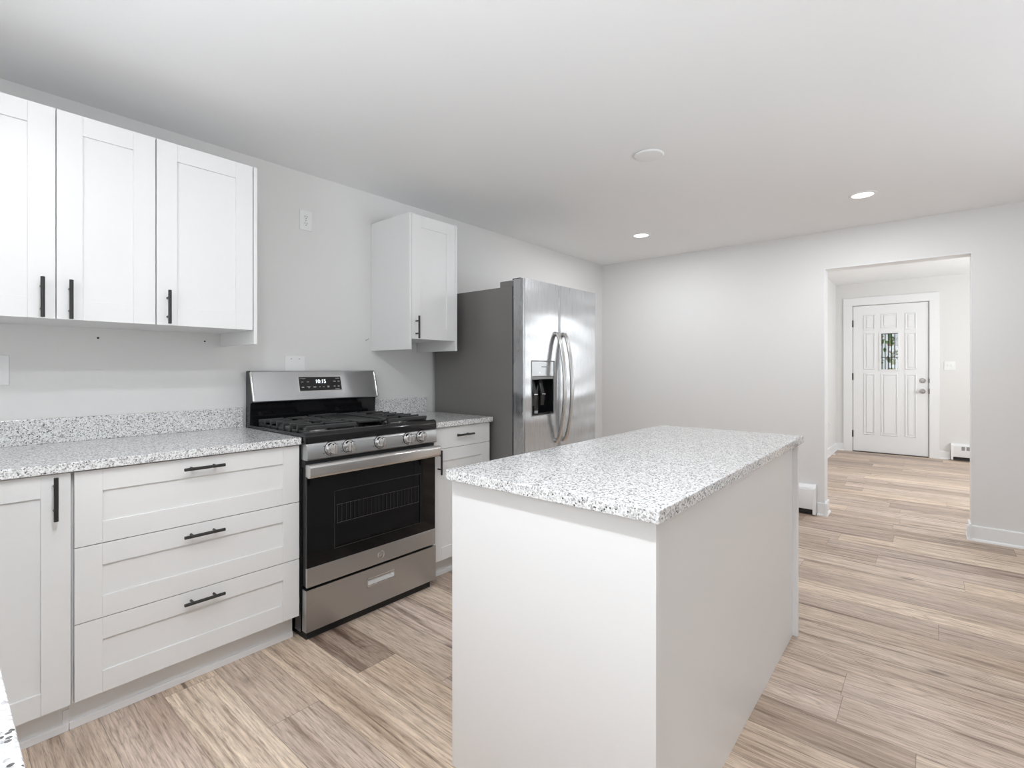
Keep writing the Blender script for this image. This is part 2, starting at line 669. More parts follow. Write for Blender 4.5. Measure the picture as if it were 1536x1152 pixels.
def handle(parent, face, plane, w, h, vertical=True, L=0.14, out=0.032):
    m = MB()
    s = L / 2
    if vertical:
        m.cyl(opt(face, plane, w, h - s, out), opt(face, plane, w, h + s, out), 0.006, seg=20, bev=0.001)
        for k in (-1, 1):
            m.cyl(opt(face, plane, w, h + k * s * 0.56, 0.0), opt(face, plane, w, h + k * s * 0.56, out), 0.0045, seg=12)
    else:
        m.cyl(opt(face, plane, w - s, h, out), opt(face, plane, w + s, h, out), 0.006, seg=20, bev=0.001)
        for k in (-1, 1):
            m.cyl(opt(face, plane, w + k * s * 0.56, h, 0.0), opt(face, plane, w + k * s * 0.56, h, out), 0.0045, seg=12)
    return m.build('handle', BLACK, parent)


# ================================================================== SETTING
T = 0.14
OX0, OX1, OZ = 2.088, 2.985, 2.043
HX = 1.656  # entry left wall


def struct(name, mb, mat, label, cat):
    return tag(mb.build(name, mat, None, smooth=False), label, cat, kind='structure')


struct('floor', MB().box(-0.15, XR + 0.15, YN - 0.15, YD + 0.15, -0.05, 0), WOOD, 'brown oak plank floor running through kitchen and entry', 'floor')
struct('ceiling', MB().box(-0.15, XR + 0.15, YN - 0.15, YB + T, H, H + 0.3), CEIL, 'smooth off-white kitchen ceiling with recessed lights', 'ceiling')
struct('ceiling_entry', MB().box(HX - 0.15, XR + 0.15, YB + T, YD + 0.15, HD, HD + 0.15), CEIL, 'white ceiling of the entry beyond the opening', 'ceiling')
struct('wall_left', MB().box(-0.15, 0, YN - 0.15, YB + T, 0, H), WALL, 'pale grey wall behind the cabinets and the range', 'wall')
wb = MB()
wb.box(0, OX0, YB, YB + T, 0, H)
wb.box(OX1, XR, YB, YB + T, 0, H)
wb.box(OX0, OX1, YB, YB + T, OZ, H)
struct('wall_back', wb, WALL, 'pale grey back wall with the wide opening to the entry', 'wall')
wn_ = MB()
WX0, WX1, WZ0, WZ1 = 1.30, 3.10, 1.08, 2.12
wn_.box(-0.0, WX0, YN - T, YN, 0, H)
wn_.box(WX1, XR, YN - T, YN, 0, H)
wn_.box(WX0, WX1, YN - T, YN, 0, WZ0)
wn_.box(WX0, WX1, YN - T, YN, WZ1, H)
struct('wall_near', wn_, WALL, 'pale grey wall with an added window over the near worktop', 'wall')
wr = MB()
for (y0, y1, z0, z1) in ((YN - T, 0.4, 0, H), (3.6, YB + T, 0, H), (0.4, 3.6, 0, 0.85), (0.4, 3.6, 2.1, H)):
    wr.box(XR, XR + T, y0, y1, z0, z1)
struct('wall_right', wr, WALL, 'pale grey kitchen wall right of the camera with an added window', 'wall')
wh = MB()
for (y0, y1, z0, z1) in ((YB + T, 6.0, 0, HD), (8.0, YD, 0, HD), (6.0, 8.0, 0, 0.85), (6.0, 8.0, 2.05, HD)):
    wh.box(XR, XR + T, y0, y1, z0, z1)
struct('wall_entry_right', wh, WALL, 'pale grey right wall of the entry with an added window', 'wall')
struct('wall_entry_left', MB().box(HX - 0.12, HX, YB + T, YD, 0, HD), WALL, 'pale grey left wall of the entry seen through the opening', 'wall')
DX0, DX1, DZ = 1.871, 2.7256, 2.136
we = MB()
we.box(HX - 0.12, DX0 - 0.006, YD, YD + T, 0, HD)
we.box(DX1 + 0.006, XR + 0.14, YD, YD + T, 0, HD)
we.box(DX0 - 0.006, DX1 + 0.006, YD, YD + T, DZ + 0.006, HD)
struct('wall_entry_back', we, WALL, 'pale grey entry wall around the white front door', 'wall')


def window_frame(name, face, plane, w0, w1, z0, z1, label):
    m = MB()
    b = 0.05
    for (a0, a1, h0, h1) in ((w0, w0 + b, z0, z1), (w1 - b, w1, z0, z1), (w0 + b, w1 - b, z0, z0 + b), (w0 + b, w1 - b, z1 - b, z1),
                             ((w0 + w1) / 2 - .02, (w0 + w1) / 2 + .02, z0 + b, z1 - b)):
        obox(m, face, plane, a0, a1, h0, h1, -0.1, -0.05)
    return tag(m.build(name, TRIM, None, False), label, 'window', kind='structure')


window_frame('added_window_1', 'y+', YN, WX0, WX1, WZ0, WZ1, 'unseen white framed window added over the near worktop to let light in')  # this and the next two windows are unseen, added to admit fill light
window_frame('added_window_2', 'x-', XR, 0.4, 3.6, 0.85, 2.1, 'unseen white framed window added in the right kitchen wall to let light in')
window_frame('added_window_3', 'x-', XR, 6.0, 8.0, 0.85, 2.05, 'unseen white framed window added in the right entry wall to let light in')


# baseboards (board + small shoe moulding)
def bb_poly(s):
    return [(0, 0), (s * 0.026, 0), (s * 0.024, 0.010), (s * 0.014, 0.018), (s * 0.014, 0.100), (s * 0.011, 0.106), (0, 0.106)]


def bb_x(m, x0, x1, y, s):   # along x, face towards s*y
    m.prism([(y + p[0] * s, p[1]) for p in bb_poly(1)], 'x', x0, x1)


def bb_y(m, y0, y1, x, s):
    m.prism([(x + p[0] * s, p[1]) for p in bb_poly(1)], 'y', y0, y1)


m = MB()
bb_x(m, 2.040, OX0 + 0.026, YB, -1)
bb_y(m, YB - 0.026, YB + T + .026, OX0, 1)
struct('baseboard_back_left', m, TRIM, 'short white baseboard wrapping the left jamb of the opening', 'baseboard')
m = MB()
bb_x(m, OX1 - 0.026, XR, YB, -1)
bb_y(m, YB - 0.026, YB + T + .026, OX1, -1)
struct('baseboard_back_right', m, TRIM, 'white baseboard right of the opening', 'baseboard')
m = MB()
bb_y(m, YB + T, YD, HX, 1)
struct('baseboard_entry_left', m, TRIM, 'white baseboard on the left wall of the entry', 'baseboard')
m = MB()
bb_x(m, HX, 1.752, YD, -1)
struct('baseboard_entry_door_left', m, TRIM, 'short white baseboard left of the front door casing', 'baseboard')
m = MB()
bb_x(m, 2.839, 2.947, YD, -1)
struct('baseboard_entry_door_right', m, TRIM, 'short white baseboard between front door casing and entry heater', 'baseboard')
m = MB()
bb_y(m, YN + 0.7, YB, XR, -1)
struct('baseboard_right', m, TRIM, 'white baseboard along the right kitchen wall', 'baseboard')

m = MB()
lt = 0.004
m.box(OX0, OX0 + lt, YB - 0.002, YB + T + 0.002, 0.106, OZ)
m.box(OX1 - lt, OX1, YB - 0.002, YB + T + 0.002, 0.106, OZ)
m.box(OX0 + lt, OX1 - lt, YB - 0.002, YB + T + 0.002, OZ - lt, OZ)
struct('trim_2', m, TRIM, 'white lining of the opening between kitchen and entry', 'trim')
# front door casing
m = MB()
m.box(1.752, DX0 - 0.012, YD - 0.018, YD + 0.0, 0, DZ + 0.012, 0.002)
m.box(DX1 + 0.012, 2.839, YD - 0.018, YD + 0.0, 0, DZ + 0.012, 0.002)
m.box(1.752, 2.839, YD - 0.018, YD + 0.0, DZ + 0.012, 2.258, 0.002)
struct('trim_1', m, TRIM, 'flat white casing around the front door', 'trim')


# front door
def front_door():
    d = empty('door_1', ((DX0 + DX1) / 2, YD + 0.03, 0), 'white panelled front door with small leaded window', 'door', kind='structure')
    cols = [(2.001, 2.133), (2.204, 2.393), (2.476, 2.598)]
    LX0, LX1, LZ0, LZ1 = 2.196, 2.402, 1.198, 1.728
    panels = [(cols[0], 1.78, 2.00), (cols[1], 1.795, 2.01), (cols[2], 1.765, 2.00),
              (cols[0], 1.205, 1.74), (cols[2], 1.205, 1.72),
              (cols[0], 0.26, 1.142), (cols[1], 0.258, 1.142), (cols[2], 0.26, 1.142)]
    yf = YD + 0.004
    m = MB()
    # slab with a hole for the lite
    for (x0, x1, z0, z1) in ((DX0, LX0, 0.012, DZ), (LX1, DX1, 0.012, DZ), (LX0, LX1, 0.012, LZ0), (LX0, LX1, LZ1, DZ)):
        m.box(x0, x1, yf, yf + 0.044, z0, z1)
    for (x0, x1), z0, z1 in panels:   # raised moulding and field of each embossed panel
        mw = 0.012
        for (a0, a1, h0, h1) in ((x0, x0 + mw, z0, z1), (x1 - mw, x1, z0, z1), (x0 + mw, x1 - mw, z0, z0 + mw), (x0 + mw, x1 - mw, z1 - mw, z1)):
            m.box(a0, a1, yf - 0.010, yf + .002, h0, h1, 0.0045)
        m.box(x0 + 0.03, x1 - 0.03, yf - 0.008, yf + .002, z0 + 0.03, z1 - 0.03, 0.006)
    m.build('door_panel', TRIM, d)
    m = MB()
    for (a0, a1, h0, h1) in ((LX0 - .014, LX0 + .008, LZ0 - .014, LZ1 + .014), (LX1 - .008, LX1 + .014, LZ0 - .014, LZ1 + .014),
                             (LX0 + .008, LX1 - .008, LZ0 - .014, LZ0 + .008), (LX0 + .008, LX1 - .008, LZ1 - .008, LZ1 + .014)):
        m.box(a0, a1, yf - 0.012, yf + 0.03, h0, h1, 0.003)
    lf = m.build('window_frame', TRIM, d)
    MB().box(LX0, LX1, yf + 0.014, yf + 0.018, LZ0, LZ1).build('glass_pane', PANE, lf)
    m = MB()
    n = 5
    for k in range(n):
        x = LX0 + 0.012 + (LX1 - LX0 - 0.024) * (k) / n + 0.006
        m.box(x - 0.005, x + 0.005, yf + 0.009, yf + 0.021, LZ0, LZ1)
    m.box(LX0, LX1, yf + 0.010, yf + 0.020, LZ1 - 0.016, LZ1 - 0.008)
    m.box(LX0, LX1, yf + 0.010, yf + 0.020, 1.374, 1.382)
    m.build('lead_came', LEAD, lf)
    # hardware
    for z, n_, mt in ((1.052, 'deadbolt', NICKEL), (0.906, 'door_knob', NICKEL)):
        m = MB()
        if n_ == 'deadbolt':
            m.lathe([(0.0, 0), (0.034, 0), (0.034, 0.006), (0.028, 0.012), (0.0, 0.013)], (2.664, yf, z), (0, -1, 0))
            m.box(2.660, 2.668, yf - 0.026, yf - 0.010, z - 0.014, z + 0.014, 0.002)
        else:
            m.lathe([(0.0, 0), (0.033, 0), (0.033, 0.006), (0.012, 0.012), (0.012, 0.03), (0.026, 0.036), (0.030, 0.05), (0.024, 0.062), (0.0, 0.065)],
                    (2.664, yf, z), (0, -1, 0))
        m.build(n_, mt, d)
    for z in (1.88, 1.10, 0.26):
        m = MB()
        m.cyl((DX0 - 0.006, yf - 0.012, z - 0.05), (DX0 - 0.006, yf - 0.012, z + 0.05), 0.008, seg=12)
        m.box(DX0 - 0.010, DX0 + 0.004, yf - 0.010, yf, z - 0.05, z + 0.05)
        m.build('hinge', HINGE, d)
    m = MB()
    for z, h in ((1.052, 0.03), (0.906, 0.035)):
        m.box(DX1 + 0.002, DX1 + 0.012, yf - 0.020, yf + 0.004, z - h, z + h, 0.002)
    m.build('strike_plate', HINGE, d)
    m = MB()
    for (a0, a1, h0, h1) in ((DX0 - .0055, DX0 + .012, 0.012, DZ), (DX1 - .012, DX1 + .0055, 0.012, DZ), (DX0 - .0055, DX1 + .0055, DZ - .012, DZ + .0055)):
        m.box(a0, a1, yf + 0.046, yf + 0.062, h0, h1)
    m.build('gap_shade', GAPM, d)  # dark strip added behind the door gaps to stand for their shade
    MB().box(DX0, DX1, YD - 0.03, YD + 0.12, 0.0, 0.012, 0.003).build('threshold', THRESH, d)


front_door()

# outside the front door
struct('ground', MB().box(-2, 7, YD + 0.16, YD + 7, -0.12, -0.04), GROUND, 'pale ground outside the front door', 'ground')
random.seed(5)
m = MB()
bmv = m.bm
for k in range(1300):
    c = Vector((random.uniform(0.6, 3.2), YD + random.uniform(2.2, 3.4), 1.0 + 1.9 * random.random() ** 0.7))
    s = random.uniform(0.04, 0.09)
    u = Vector((random.uniform(-1, 1), random.uniform(-1, 1), random.uniform(-1, 1))).normalized()
    w = u.cross(Vector((random.uniform(-1, 1), random.uniform(-1, 1), random.uniform(-1, 1)))).normalized()
    vv = [bmv.verts.new(c + a) for a in (u * s, w * s * .5, -u * s, -w * s * .5)]
    bmv.faces.new(vv)
for k in range(7):
    x = 0.9 + 0.33 * k
    m.tube([(x, YD + 2.8, -0.05), (x + random.uniform(-.1, .1), YD + 2.8, 1.0), (x + random.uniform(-.2, .2), YD + 2.8, 2.4)], 0.02, 8)
tag(m.build('shrub', LEAF, None, False), 'green and yellow shrub glimpsed through the small front door window', 'shrub')

# ================================================================== UPPER CABINETS
XA = 0.4006
ZT, ZB, ZP = 2.1414, 1.3949, 1.3302


def upper_run():
    # pair of doors
    c = empty('wall_cabinet', (0, 0.30, ZB), 'white two-door upper cabinet at the left edge above the counter', 'cabinet', 'white upper cabinets')
    y0, ym, y1 = 0.004, 0.3021, 0.6002
    MB().box(0.001, XA - 0.021, y0, y1 - 0.0008, ZB, ZT, 0.0008).build('cabinet_body', CAB, c)
    d = shaker('door', c, 'x+', XA, y0 + 0.001, ym - 0.0012, ZB - .001, ZT)
    handle(d, 'x+', XA, 0.264, 1.466)
    d = shaker('door', c, 'x+', XA, ym + 0.0012, y1 - 0.0018, ZB - .001, ZT)
    handle(d, 'x+', XA, 0.339, 1.4645)
    # single door with cover panel on its right
    c = empty('wall_cabinet', (0, 0.79, ZB), 'white single-door upper cabinet with end panel, left of the outlet', 'cabinet', 'white upper cabinets')
    y0, y1, yp = 0.6002, 0.9735, 0.9911
    MB().box(0.001, XA - 0.021, y0 + .0008, y1, ZB, ZT, 0.0008).build('cabinet_body', CAB, c)
    d = shaker('door', c, 'x+', XA, y0 + 0.0018, y1 - 0.002, ZB - .001, ZT)
    handle(d, 'x+', XA, 0.639, 1.4665, L=0.136)
    MB().box(0.001, XA, y1 + 0.002, yp, ZP, ZT, 0.0012).build('end_panel', CAB, c)


upper_run()


def upper_right():
    c = empty('wall_cabinet', (0, 2.06, 1.3326), 'white narrow upper cabinet hanging beside the refrigerator', 'cabinet', 'white upper cabinets')
    x, y0, y1 = 0.3967, 1.867, 2.2552
    zt, zb, zp = 2.1512, 1.3978, 1.3326
    p = 0.016
    MB().box(0.001, x - 0.021, y0 + p, y1 - p, zb, zt, 0.0008).build('cabinet_body', CAB, c)
    MB().box(0.001, x, y0, y0 + p, zp, zt, 0.0012).build('end_panel', CAB, c)
    MB().box(0.001, x, y1 - p, y1, zp, zt, 0.0012).build('end_panel', CAB, c)
    d = shaker('door', c, 'x+', x, y0 + p + .002, y1 - p - .002, zb - .001, zt - .001)
    handle(d, 'x+', x, 1.915, 1.467, L=0.135)


upper_right()

# ================================================================== BASE CABINETS
XD = 0.6161
ZC, ZD = 0.9116, 0.8765
TC = 0.031
XK = 0.55


def toe(m, y0, y1):
    m.box(XK - 0.016, XK, y0, y1, 0.0, 0.105)


def base_left():
    c = empty('base_cabinet', (0.3, 0.17, 0), 'white base cabinet with one tall door at the left edge', 'cabinet', 'white base cabinets')
    y0, y1 = 0.030, 0.3145
    MB().box(0.002, XD - 0.021, y0, y1, 0.105, ZC - TC - .0005, 0.0008).build('cabinet_body', CAB, c)
    d = shaker('door', c, 'x+', XD, y0 + 0.034, y1 - 0.004, 0.113, ZD)
    handle(d, 'x+', XD, 0.271, 0.80)
    MB().box(XD - .02, XD - .002, y0, y0 + .032, 0.113, ZD, .001).build('filler_strip', CAB, c)
    m = MB()
    toe(m, y0, y1)
    k = m.build('toe_kick', CAB, c)
    MB().box(XK - .001, XK + 0.010, y0, y1, 0.0, 0.026, 0.003).build('shoe_strip', TRIM, k)
    MB().box(XK - .001, XK + 0.004, y1 - .016, y1, 0.024, 0.07, 0.001).build('toe_clip', TRIM, k)
    # drawers
    c = empty('drawer_cabinet', (0.3, 0.70, 0), 'wide white base cabinet with three stacked drawers left of the range', 'cabinet', 'white base cabinets')
    y0, y1 = 0.3145, 1.0825
    MB().box(0.002, XD - 0.021, y0 + .0005, y1, 0.105, ZC - TC - .0005, 0.0008).build('cabinet_body', CAB, c)
    for z0, z1, hz in ((0.623, ZD, 0.839), (0.3692, 0.623, 0.585), (0.113, 0.3692, 0.333)):
        d = shaker('drawer', c, 'x+', XD, y0 + 0.0052, y1 - 0.0005, z0 + 0.0013, z1 - 0.0013, rail=0.073)
        handle(d, 'x+', XD, 0.6965, hz, vertical=False)
    m = MB()
    toe(m, y0 + .0005, y1 - 0.001)
    k = m.build('toe_kick', CAB, c)
    MB().box(XK - .001, XK + 0.010, y0 + .0005, y1 - 0.001, 0.0, 0.026, 0.003).build('shoe_strip', TRIM, k)


base_left()


def base_right():
    c = empty('base_cabinet', (0.3, 2.09, 0), 'white base cabinet with drawer over door between range and refrigerator', 'cabinet', 'white base cabinets')
    y0, y1 = 1.850, 2.333
    MB().box(0.002, XD - 0.021, y0, y1, 0.105, ZC - TC - .0005, 0.0008).build('cabinet_body', CAB, c)
    m = MB()
    obox(m, 'x+', XD, y0 + .002, y1 - .002, 0.7555, ZD, -0.019, 0, 0.0012)
    d = m.build('drawer', CAB, c)
    handle(d, 'x+', XD, 2.092, 0.825, vertical=False)
    d = shaker('door', c, 'x+', XD, y0 + .002, y1 - .002, 0.113, 0.7535)
    handle(d, 'x+', XD, 1.897, 0.683)
    m = MB()
    toe(m, y0, y1)
    k = m.build('toe_kick', CAB, c)
    MB().box(XK - .001, XK + 0.010, y0, y1, 0.0, 0.026, 0.003).build('shoe_strip', TRIM, k)


base_right()


def base_near():
    c = empty('base_cabinet', (2.0, -0.28, 0), 'white base cabinet run under the near worktop', 'cabinet', 'white base cabinets')
    x0, x1, yf = 0.655, 3.45, 0.024
    MB().box(x0, x1, YN + .002, yf - .021, 0.105, ZC - TC - .0005).build('cabinet_body', CAB, c)
    xs = [x0 + (x1 - x0) * k / 6 for k in range(7)]
    for a, b in zip(xs, xs[1:]):
        shaker('door', c, 'y+', yf, a + .002, b - .002, 0.113, ZD)
    MB().box(x0, x1, yf - 0.08, yf - 0.065, 0, 0.105).build('toe_kick', CAB, c)


base_near()


def worktop(name, boxes, splash, label):
    m = MB()
    for b in boxes:
        m.box(*b, ZC - TC, ZC, 0.003)
    o = m.build(name, GRAN, None)
    tag(o, label, 'countertop')
    for s in splash:
        MB().box(*s, 0.002).build('backsplash', GRAN, o)
    return o


# L-shaped worktop as one outline
m = MB()
xc, yn = 0.6357, 0.0505
m.prism([(0.001, YN + .001), (3.47, YN + .001), (3.47, yn), (xc, yn), (xc, 1.0833), (0.001, 1.0833)], 'z', ZC - TC, ZC, 0.003)
o = tag(m.build('countertop', GRAN, None), 'L-shaped speckled granite countertop left of the range', 'countertop')
MB().box(0.001, 0.02, YN + .021, 1.079, ZC, 1.0135, 0.002).build('backsplash', GRAN, o)
MB().box(0.001, 3.47, YN + .001, YN + .02, ZC, 1.0135, 0.002).build('backsplash', GRAN, o)
m = MB()
m.box(0.001, xc, 1.8485, 2.343, ZC - TC, ZC, 0.003)
o = tag(m.build('countertop', GRAN, None), 'short speckled granite countertop between range and refrigerator', 'countertop')
MB().box(0.001, 0.02, 1.8485, 2.316, ZC, 1.016, 0.002).build('backsplash', GRAN, o)


# ================================================================== RANGE
def gas_range():
    y0, y1 = 1.0868, 1.8450
    ym = (y0 + y1) / 2
    c = empty('gas_range', (0.35, ym, 0), 'stainless steel gas range with black cooktop and five knobs', 'stove')
    XF = 0.6607
    # body
    m = MB()
    m.box(0.03, XF - 0.045, y0 + .002, y1 - .002, 0.035, 0.895, 0.002)
    m.build('body', ENAM, c)
    MB().box(0.08, XF - 0.03, y0 + 0.02, y1 - 0.02, 0.0, 0.045).build('plinth', GAPM, c)
    # cooktop: black enamel pan with rolled front lip
    prof = [(0.03, 0.893), (0.03, 0.925), (XF - 0.05, 0.925), (XF - 0.02, 0.934), (XF - 0.004, 0.930), (XF + 0.003, 0.915), (XF + 0.003, 0.884), (XF - 0.06, 0.884)]
    MB().prism(prof, 'y', y0, y1, 0.002).build('cooktop', ENAM, c)
    # front control panel (slightly slanted)
    prof = [(XF - 0.05, 0.883), (XF + 0.001, 0.883), (XF + 0.006, 0.874), (XF + 0.012, 0.815), (XF + 0.004, 0.808), (XF - 0.05, 0.808)]
    cp = MB().prism(prof, 'y', y0 + 0.004, y1 - 0.004, 0.003).build('control_panel', STEEL, c)
    for ky in (1.205, 1.295, 1.468, 1.644, 1.730):
        m = MB()
        o_ = (XF + 0.008, ky, 0.851)
        ax = (1, 0, 0.09)
        m.lathe([(0.0, -0.004), (0.030, -0.004), (0.030, 0.004), (0.0275, 0.005), (0.0255, 0.022), (0.023, 0.026), (0.0, 0.027)], o_, ax, 28)
        m.box(XF + 0.016, XF + 0.050, ky - 0.008, ky + 0.008, 0.851 - 0.022, 0.851 + 0.024, 0.004)
        k = m.build('knob', CHROME, c)
        r = MB().lathe([(0.0, -0.0055), (0.0325, -0.0055), (0.0325, 0.0015), (0.0, 0.0015)], o_, ax, 28)
        r.build('knob_skirt', BLKPL, k)
    # little printed flame marks beside the knobs
    for ky in (1.205, 1.295, 1.468, 1.644, 1.730):
        for dy, dz in ((-0.033, 0.014), (-0.036, -0.018), (0.033, 0.016)):
            m = MB()
            m.box(XF + 0.004, XF + 0.0085 - dz * .1, ky + dy - 0.003, ky + dy + 0.003, 0.851 + dz - 0.0015, 0.851 + dz + 0.0015)
            m.build('knob_print', BLKPL, cp)
    # dark gap band behind door top
    MB().box(XF - 0.05, XF - 0.012, y0 + 0.006, y1 - 0.006, 0.775, 0.810).build('vent_strip', GAPM, c)
    # oven door: top rail, glass, bottom rail
    dz0, dz1 = 0.243, 0.792
    m = MB()
    gz0, gz1 = 0.329, 0.735
    m.box(XF - 0.042, XF - 0.006, y0 + .008, y1 - .008, dz0 + .002, dz1 - .004, 0.002)
    d = m.build('oven_door', BLKPL, c)
    # glass with window cut-out
    wy0, wy1, wz0, wz1 = 1.228, 1.735, 0.385, 0.650
    gx0, gx1 = XF - 0.0065, XF - 0.001
    m = MB()
    for (a0, a1, h0, h1) in ((y0 + .008, wy0, gz0, gz1), (wy1, y1 - .008, gz0, gz1), (wy0, wy1, gz0, wz0), (wy0, wy1, wz1, gz1)):
        m.box(gx0, gx1, a0, a1, h0, h1)
    m.build('door_glass', OVGLASS, d)
    # inner cavity behind window, with racks
    m = MB()
    ox = XF - 0.0055
    m.box(ox, ox + .0005, wy0, wy1, wz0, wz1)
    m.build('oven_window', OVGLASS, d)
    m = MB()
    for z in (0.585, 0.50):
        m.tube([(gx1 + .0002, wy0 + .01, z), (gx1 + .0002, wy1 - .01, z)], 0.0012, 6)
    for k in range(22):
        y = wy0 + 0.015 + k * (wy1 - wy0 - 0.03) / 21
        m.tube([(gx1, y, 0.50), (gx1, y, 0.585)], 0.0007, 5)
    for (a, b_) in (((wy0, wz0), (wy1, wz0)), ((wy0, wz1), (wy1, wz1)), ((wy0, wz0), (wy0, wz1)), ((wy1, wz0), (wy1, wz1))):
        m.tube([(gx1, a[0], a[1]), (gx1, b_[0], b_[1])], 0.0009, 5)
    m.build('oven_rack', OVRACK, d)
    MB().box(XF - 0.012, XF + 0.001, y0 + .007, y1 - .007, dz0, gz0, 0.0025).build('door_bottom_trim', STEEL, d)
    MB().box(XF - 0.012, XF + 0.001, y0 + .007, y1 - .007, gz1, dz1 - .002, 0.0025).build('door_top_trim', STEEL, d)
    # broad flat handle
    prof = [(XF + 0.030, 0.735), (XF + 0.050, 0.738), (XF + 0.055, 0.748), (XF + 0.055, 0.786), (XF + 0.048, 0.795), (XF + 0.034, 0.796), (XF + 0.026, 0.790), (XF + 0.024, 0.745)]
    m = MB()
    m.prism(prof, 'y', y0 - .006, y1 - .012, 0.004)
    for yy in (y0 + 0.012, y1 - 0.04):
        m.box(XF - 0.002, XF + 0.032, yy, yy + 0.028, 0.748, 0.784, 0.003)
    m.build('door_handle', HSTEEL, d)
    # emblem: ring with letters
    m = MB()
    for k in range(1):
        pts = [(XF + 0.0012, 1.482 + 0.0185 * math.cos(a), 0.284 + 0.0185 * math.sin(a)) for a in [2 * math.pi * i / 40 for i in range(41)]]
        m.tube(pts, 0.0014, 6)
    e = m.build('emblem', CHROME, d)
    text_mesh('emblem_letters', 'GE', 0.02, Matrix.Translation((XF + 0.0014, 1.482, 0.284)) @ M_XP, CHROME, e)
    # storage drawer with recessed pull
    sz0, sz1 = 0.046, 0.232
    hy0, hy1, hz0, hz1 = 1.399, 1.565, 0.145, 0.189
    m = MB()
    m.box(XF - 0.035, XF - 0.018, y0 + .004, y1 - .004, sz0, sz1)
    for (a0, a1, h0, h1) in ((y0 + .004, hy0, sz0, sz1), (hy1, y1 - .004, sz0, sz1), (hy0, hy1, sz0, hz0), (hy0, hy1, hz1, sz1)):
        m.box(XF - 0.02, XF + 0.001, a0, a1, h0, h1)
    sd = m.build('storage_drawer', STEEL, c, smooth=False)
    m = MB()
    t = 0.007
    for (a0, a1, h0, h1) in ((hy0, hy0 + t, hz0, hz1), (hy1 - t, hy1, hz0, hz1), (hy0, hy1, hz0, hz0 + t), (hy0, hy1, hz1 - t, hz1)):
        m.box(XF - 0.017, XF + 0.004, a0, a1, h0, h1, 0.002)
    m.prism([(XF - 0.017, hz0 + t), (XF - 0.001, hz0 + t), (XF - 0.016, hz1 - t - 0.006), (XF - 0.017, hz1 - t - .006)], 'y', hy0 + t, hy1 - t)
    m.build('drawer_pull', HSTEEL, sd)
    # end edge caps of the drawer (bright left edge)
    # backguard
    prof = [(0.030, 0.92), (0.030, 1.2), (0.035, 1.206), (0.066, 1.206), (0.072, 1.200), (0.112, 1.048), (0.108, 1.040), (0.085, 1.036), (0.078, 0.92)]
    bgd = MB().prism(prof, 'y', y0 + 0.001, y1 - 0.001, 0.002).build('backguard', ENAM, c)
    prof = [(0.062, 1.205), (0.070, 1.206), (0.076, 1.200), (0.1155, 1.047), (0.112, 1.041), (0.100, 1.041)]
    MB().prism(prof, 'y', y0 + 0.006, y1 - 0.006, 0.0018).build('backguard_panel', STEEL, bgd)
    # bright rounded end caps
    for yy in (y0 + 0.001, y1 - 0.013):
        m = MB()
        m.tube([(0.074, yy + .006, 1.198), (0.1145, yy + .006, 1.048)], 0.0065, 20)
        m.build('end_cap', HSTEEL, bgd)
    # display, tilted with the panel
    p_top, p_bot = Vector((0.076, 0, 1.200)), Vector((0.1155, 0, 1.047))
    up = (p_top - p_bot).normalized()
    nrm = Vector((0, 1, 0)).cross(up).normalized()
    if nrm.x < 0:
        nrm = -nrm
    cc = p_bot + up * ((1.1315 - 1.047) / up.z)
    Md = Matrix(((0, up.x, nrm.x, cc.x), (1, up.y, nrm.y, 1.470), (0, up.z, nrm.z, cc.z), (0, 0, 0, 1)))
    m = MB()
    m.box(-0.132, 0.132, -0.0435, 0.0435, -0.001, 0.0016, 0.0012)
    bmesh.ops.transform(m.bm, matrix=Md, verts=m.bm.verts)
    m.build('display_bezel', HSTEEL, bgd)
    m = MB()
    m.box(-0.1275, 0.1275, -0.0395, 0.0395, 0.0005, 0.0024, 0.0008)
    bmesh.ops.transform(m.bm, matrix=Md, verts=m.bm.verts)
    dp = m.build('display', ENAM, bgd)
    text_mesh('clock_digits', '10:15', 0.030, Md @ Matrix.Translation((0.0, 0.012, 0.0027)), DIGIT, dp)
    marks = [(-0.105, 0.030, 0.034, 0.003), (-0.108, 0.011, 0.014, 0.005), (-0.075, 0.011, 0.014, 0.005), (0.108, 0.030, 0.028, 0.003),
             (0.088, 0.012, 0.014, 0.009), (0.113, 0.012, 0.012, 0.009), (-0.108, -0.019, 0.015, 0.006), (-0.074, -0.016, 0.020, 0.003),
             (-0.073, -0.022, 0.008, 0.006), (-0.038, -0.019, 0.017, 0.008), (-0.008, -0.019, 0.008, 0.005), (0.016, -0.019, 0.008, 0.005),
             (0.045, -0.019, 0.013, 0.010), (0.084, -0.017, 0.012, 0.009), (0.110, -0.017, 0.012, 0.009), (0.100, -0.033, 0.030, 0.003)]
    for x, y, w, h in marks:
        m = MB()
        rows = max(1, int(h / 0.003))
        for r_ in range(rows):
            yy = y - h / 2 + (r_ + .5) * h / rows
            nseg = max(2, int(w / 0.004))
            for q in range(nseg):
                a = x - w / 2 + q * w / nseg
                m.box(a, a + w / nseg * .62, yy - .0009, yy + .0009, 0.0022, 0.0028)
        bmesh.ops.transform(m.bm, matrix=Md, verts=m.bm.verts)
        m.build('key_print', WHITEMARK, dp)
